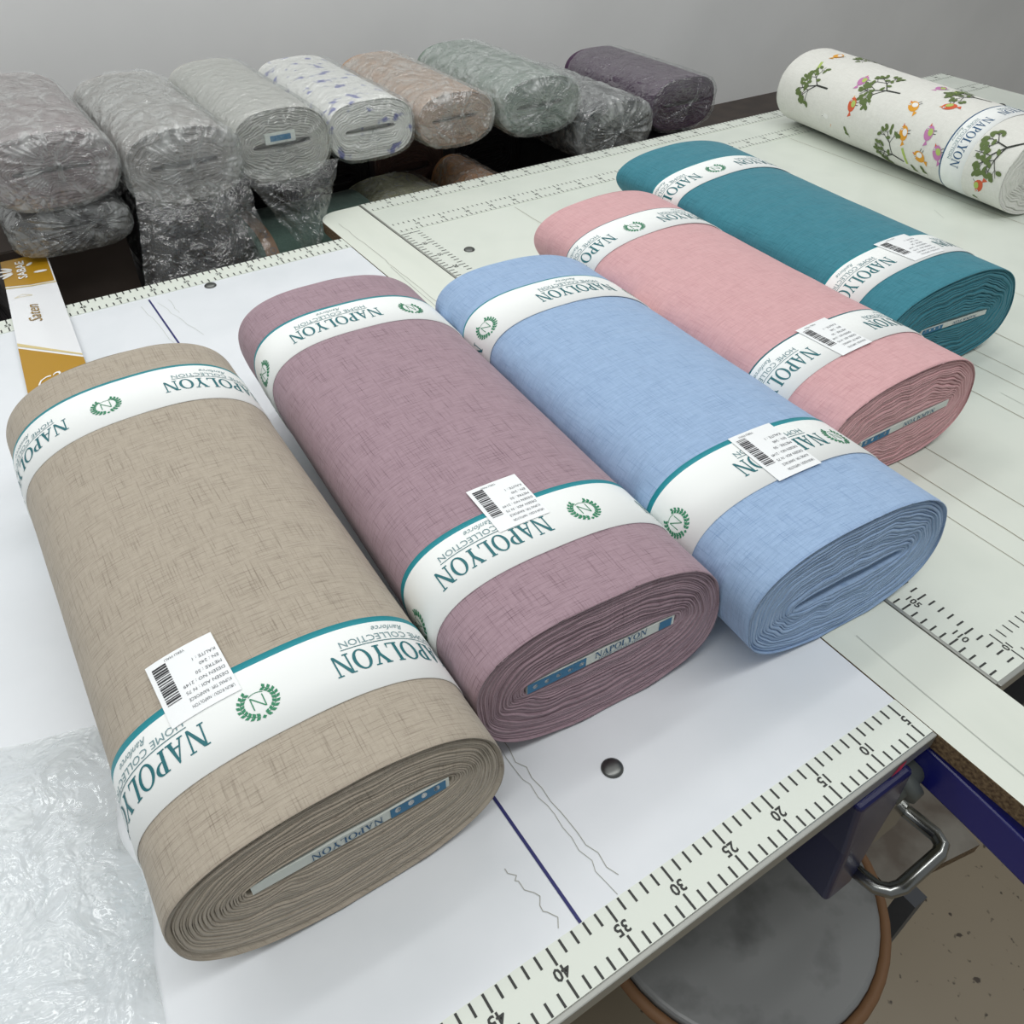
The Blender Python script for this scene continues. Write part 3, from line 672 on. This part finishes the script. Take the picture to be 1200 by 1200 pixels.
# column 4 and 5
BLUEPRINT = mottled('white cloth with blue print', (216, 216, 212), (112, 116, 168), 42, .85, .58, .66)
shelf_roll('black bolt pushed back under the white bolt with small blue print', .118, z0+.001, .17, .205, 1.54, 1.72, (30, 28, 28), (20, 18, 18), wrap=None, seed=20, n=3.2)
shelf_roll('white bolt with small blue print, in clear film', .118, .046, .166, .10, 1.325, 1.68, None, None, mat=BLUEPRINT, seed=21, n=3.0, film_mat=FILM_DARK, wrap='flat')
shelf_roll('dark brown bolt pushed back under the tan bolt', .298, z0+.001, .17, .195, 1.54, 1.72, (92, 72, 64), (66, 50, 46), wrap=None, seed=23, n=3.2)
shelf_roll('tan brown bolt in clear film, right of the white and blue one', .300, .036, .166, .095, 1.335, 1.69, (168, 140, 118), (130, 104, 86), seed=24, n=2.5, gather=(0, .01))
# low row in front
lo = shelf_roll('dark green bolt lying low behind the white board', -.140, z0+.001, .205, .130, 1.375, 1.625, (78, 98, 90), (54, 70, 66), wrap=None, seed=26, n=2.7, lines=.3)
lo.rotation_euler = (0, 0, -PI/2)
blo = Bolt([0, 0, 0, .250, .205, .130, 2.7, .205, .130, 0, 0, 0])
B = Build()
for j in range(2):
    for i in range(NS): B.v.append(blo.pt(blo.G*i/NS, .010+j*.024, .0012))
for i in range(NS): k = (i+1) % NS; B.f.append([i, k, NS+k, NS+i]); B.m.append(0)
P_, w_ = text2d('NO', .016); patch_add(B, blo, P_, .07, .030, .0018, 1); patch_add(B, blo, P_, .115, .030, .0018, 1)
B.make('paper_band', [plain('tan band', (132, 108, 88), .7), SOFT_INK], lo, True)
shelf_roll('pale green and pink bolt in cloudy film, low behind the double ruler', .215, z0+.001, .195, .105, 1.29, 1.515, (186, 186, 150), (190, 160, 140), seed=28, n=2.5, film_mat=FILM_BAG, loose=.012)
shelf_roll('rolled brown bolt end in clear film with an amber glint, low behind the double ruler', .385, z0+.001, .105, .118, 1.30, 1.515, (214, 160, 112), (160, 110, 76), seed=29, n=2.1, film_mat=FILM_WRAP)
# column 6, 7
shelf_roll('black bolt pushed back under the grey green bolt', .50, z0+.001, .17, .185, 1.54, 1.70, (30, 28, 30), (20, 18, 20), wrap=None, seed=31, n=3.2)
shelf_roll('grey green bolt in clear film, behind the far right table', .500, .026, .19, .105, 1.335, 1.69, (120, 134, 124), (90, 104, 96), seed=32, n=2.6)
shelf_roll('charcoal bolt in glossy crinkled film, beside the grey green bolt', .690, -.055, .20, .115, 1.325, 1.69, (52, 54, 58), (34, 34, 38), seed=34, n=2.6, film_mat=FILM_WRAP, loose=.012)
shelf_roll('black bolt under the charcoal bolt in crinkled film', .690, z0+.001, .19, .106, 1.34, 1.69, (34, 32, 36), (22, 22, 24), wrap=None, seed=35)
shelf_roll('dark purple bolt at the right end of the stacks', .920, -.040, .19, .11, 1.36, 1.70, (70, 48, 72), (46, 30, 50), seed=36, film_mat=FILM_DARK)
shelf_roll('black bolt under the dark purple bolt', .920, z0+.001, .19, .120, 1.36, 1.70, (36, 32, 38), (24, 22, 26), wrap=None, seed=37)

# ------------------------------------------------------------------ things under the front edge
NAVY = plain('blue enamel', (26, 30, 118), .22, 0, .6, .5); NAVYD = plain('dark blue enamel', (20, 24, 74), .25); SEAT = mottled('grey seat vinyl', (132, 134, 134), (96, 98, 98), 18, .35, .5, .75); WOODR = plain('brown rim', (126, 92, 62), .6)
fr = thing('trestle_bracket', 'dark blue painted steel bracket with a chrome foot bar under the table corner', 'bracket', (0, 0, T))
def plate(profile, x0, x1, mat, name, parent):
    B = Build(); n = len(profile); v = [(x0, y, z) for y, z in profile]+[(x1, y, z) for y, z in profile]; B.v = v
    B.f = [list(range(n))[::-1], list(range(n, 2*n))]+[[i, (i+1) % n, n+(i+1) % n, n+i] for i in range(n)]; B.m = [0]*len(B.f)
    return bevel(B.make(name, mat, parent), .003, 3)
armp = []
for i in range(13):
    f = i/12; armp.append((.05-.30*f, -.026-.034*f**1.6))
armp += [(y, z-.042) for y, z in reversed(armp)]
plate(armp, -.034, -.014, NAVY, 'arm', fr)
B = Build(); pr = [(-.135, -.0165), (-.068, -.0165), (-.060, -.075), (-.060, -.125), (-.052, -.235), (-.092, -.235), (-.110, -.12)]; n = len(pr)
B.v = [(x, -.010, z) for x, z in pr]+[(x, .045, z) for x, z in pr]; B.f = [list(range(n))[::-1], list(range(n, 2*n))]+[[i, (i+1) % n, n+(i+1) % n, n+i] for i in range(n)]; B.m = [0]*len(B.f)
bevel(B.make('bracket_body', NAVYD, fr), .005, 3)
B = Build(); B.tube([(-.062, .002, -.075), (-.030, .002, -.062)], .013, n=20); B.tube([(-.052, .002, -.071), (-.042, .002, -.067)], .021, n=24); B.make('pivot', plain('dull grey rubber', (92, 98, 96), .5), fr, True)
B = Build(); B.tube([(-.056, .010, -.216), (-.052, -.030, -.212), (-.046, -.040, -.208), (-.036, -.044, -.205), (.020, -.044, -.202), (.029, -.040, -.2), (.033, -.030, -.2), (.030, .0, -.2), (.024, .020, -.2)], .0075, n=16); B.make('foot_bar', STEEL, fr, True)
B = Build(); B.box(-.046, .000, -.215, .020, .012, -.135); bevel(B.make('chrome_plate', STEEL, fr), .004)
st = thing('round_stool', 'round stool with scuffed grey seat and brown rim under the left table', 'stool', (-.075, .085, T))
def disc(r, z0, z1, n=48):
    return [(r*math.cos(2*PI*i/n), r*math.sin(2*PI*i/n)) for i in range(n)]
B = Build(); B.prism(disc(.165, 0, 0), -.425, -.400); bevel(B.make('seat', SEAT, st), .006, 3)
B = Build()
B.tube([(.172*math.cos(2*PI*i/48), .172*math.sin(2*PI*i/48), -.412) for i in range(49)], .007, n=8, cap=False); B.make('rim', WOODR, st, True)
for i in range(4):
    a = PI/4+i*PI/2; B = Build(); B.tube([(.11*math.cos(a), .11*math.sin(a), -.426), (.16*math.cos(a), .16*math.sin(a), -T+.001)], .012, n=10); B.make('leg', LEGM, st, True)
lw = thing('low_trolley', 'low chipboard trolley shelf with a worn grey top beside the stool', 'trolley', (0, 0, T))
B = Build(); B.prism([(.108, -.012), (.254, -.039), (.275, .06), (.275, .50), (.108, .50)], -.470, -.450, 0, 1); B.make('shelf_board', [mottled('worn grey laminate', (142, 138, 130), (108, 100, 92), 16, .25, .4, .7), CHIP], lw)
for x, y in ((.14, -.03), (.25, .03), (.14, .47), (.27, .47)):
    B = Build(); B.box(x-.012, y-.012, -T+.0005, x+.012, y+.012, -.4705); B.make('leg', LEGM, lw)

# ------------------------------------------------------------------ room
FLOORM = NT('speckled floor tile')
tc = FLOORM.add('ShaderNodeTexCoord'); n1 = FLOORM.add('ShaderNodeTexNoise', i_Scale=55, i_Detail=2); n2 = FLOORM.add('ShaderNodeTexNoise', i_Scale=2.5, i_Detail=4)
for n_ in (n1, n2): FLOORM.link(tc.outputs['Object'], n_.inputs['Vector'])
ra = FLOORM.add('ShaderNodeMapRange'); ra.inputs['From Min'].default_value = .66; ra.inputs['From Max'].default_value = .72; FLOORM.link(n1.outputs['Fac'], ra.inputs['Value'])
ca = FLOORM.add('ShaderNodeMix', data_type='RGBA'); ca.inputs['A'].default_value = (*lin((162, 150, 130)), 1); ca.inputs['B'].default_value = (*lin((146, 134, 114)), 1); FLOORM.link(n2.outputs['Fac'], ca.inputs['Factor'])
cb_ = FLOORM.add('ShaderNodeMix', data_type='RGBA'); FLOORM.link(ca.outputs['Result'], cb_.inputs['A']); cb_.inputs['B'].default_value = (*lin((74, 64, 54)), 1); FLOORM.link(ra.outputs[0], cb_.inputs['Factor'])
FLOORM.link(cb_.outputs['Result'], FLOORM.b.inputs['Base Color']); FLOORM.b.inputs['Roughness'].default_value = .35
B = Build(); B.box(-4, -3.5, -.05, 5, 2.1, 0); structure(B.make('floor', FLOORM.m))
WALL = mottled('white wall paint', (240, 241, 240), (234, 235, 234), 3, .8, spec=.2)
B = Build(); B.box(-4, 2.0, 0, 5, 2.1, 3.0); structure(B.make('wall_back', WALL))

# ------------------------------------------------------------------ light
def area(name, loc, sx, sy, energy, rot=(0, 0, 0), col=(1, 1, 1)):
    l = bpy.data.lights.new(name, 'AREA'); l.shape = 'RECTANGLE'; l.size = sx; l.size_y = sy; l.energy = energy; l.color = col
    o = bpy.data.objects.new(name, l); COL.objects.link(o); o.location = loc; o.rotation_euler = rot; return o
area('ceiling_or_fill_lamp', (-.5, 1.50, 2.95), 3.4, .35, 15.5, (0, 0, 0), (1, 1, .985))
area('ceiling_or_fill_lamp', (-.2, -.40, 2.95), 3.4, .35, 27, (math.radians(4), 0, 0), (1, 1, .985))
area('ceiling_or_fill_lamp', (.4, .75, 2.95), 3.4, .25, 15, (math.radians(50), 0, 0), (1, 1, .99))  # added fill, no real fixture: tilted back to brighten the rear wall
area('ceiling_or_fill_lamp', (-2.3, .6, 2.95), .35, 2.2, 8, (0, math.radians(-25), 0), (.98, .995, 1))
w = bpy.data.worlds.new('room'); SC.world = w; w.use_nodes = True
w.node_tree.nodes['Background'].inputs[0].default_value = (.95, .985, 1, 1); w.node_tree.nodes['Background'].inputs[1].default_value = .28

# ------------------------------------------------------------------ camera
f, pit, yaw, roll, cx, cy, cz = 966.0486, .72732, .59076, .010773, -.54137, -.12710, .57832
cyw, sy = math.cos(yaw), math.sin(yaw); cp, sp = math.cos(pit), math.sin(pit)
fwd = Vector((sy*cp, cyw*cp, -sp)); right = Vector((cyw, -sy, 0)); up = right.cross(fwd)
r2 = right*math.cos(roll)+up*math.sin(roll); u2 = up*math.cos(roll)-right*math.sin(roll)
cam = bpy.data.cameras.new('camera'); cam.sensor_width = 36; cam.lens = f/1200*36; cam.clip_start = .01
co = bpy.data.objects.new('camera', cam); COL.objects.link(co)
M = Matrix((r2, u2, -fwd)).transposed().to_4x4(); M.translation = Vector((cx, cy, cz+T)); co.matrix_world = M
SC.camera = co
SC.view_settings.view_transform = 'Standard'; SC.view_settings.look = 'None'; SC.view_settings.gamma = 1; SC.view_settings.exposure = 0
SC.view_settings.use_curve_mapping = False
SC.cycles.max_bounces = 10; SC.cycles.transparent_max_bounces = 24
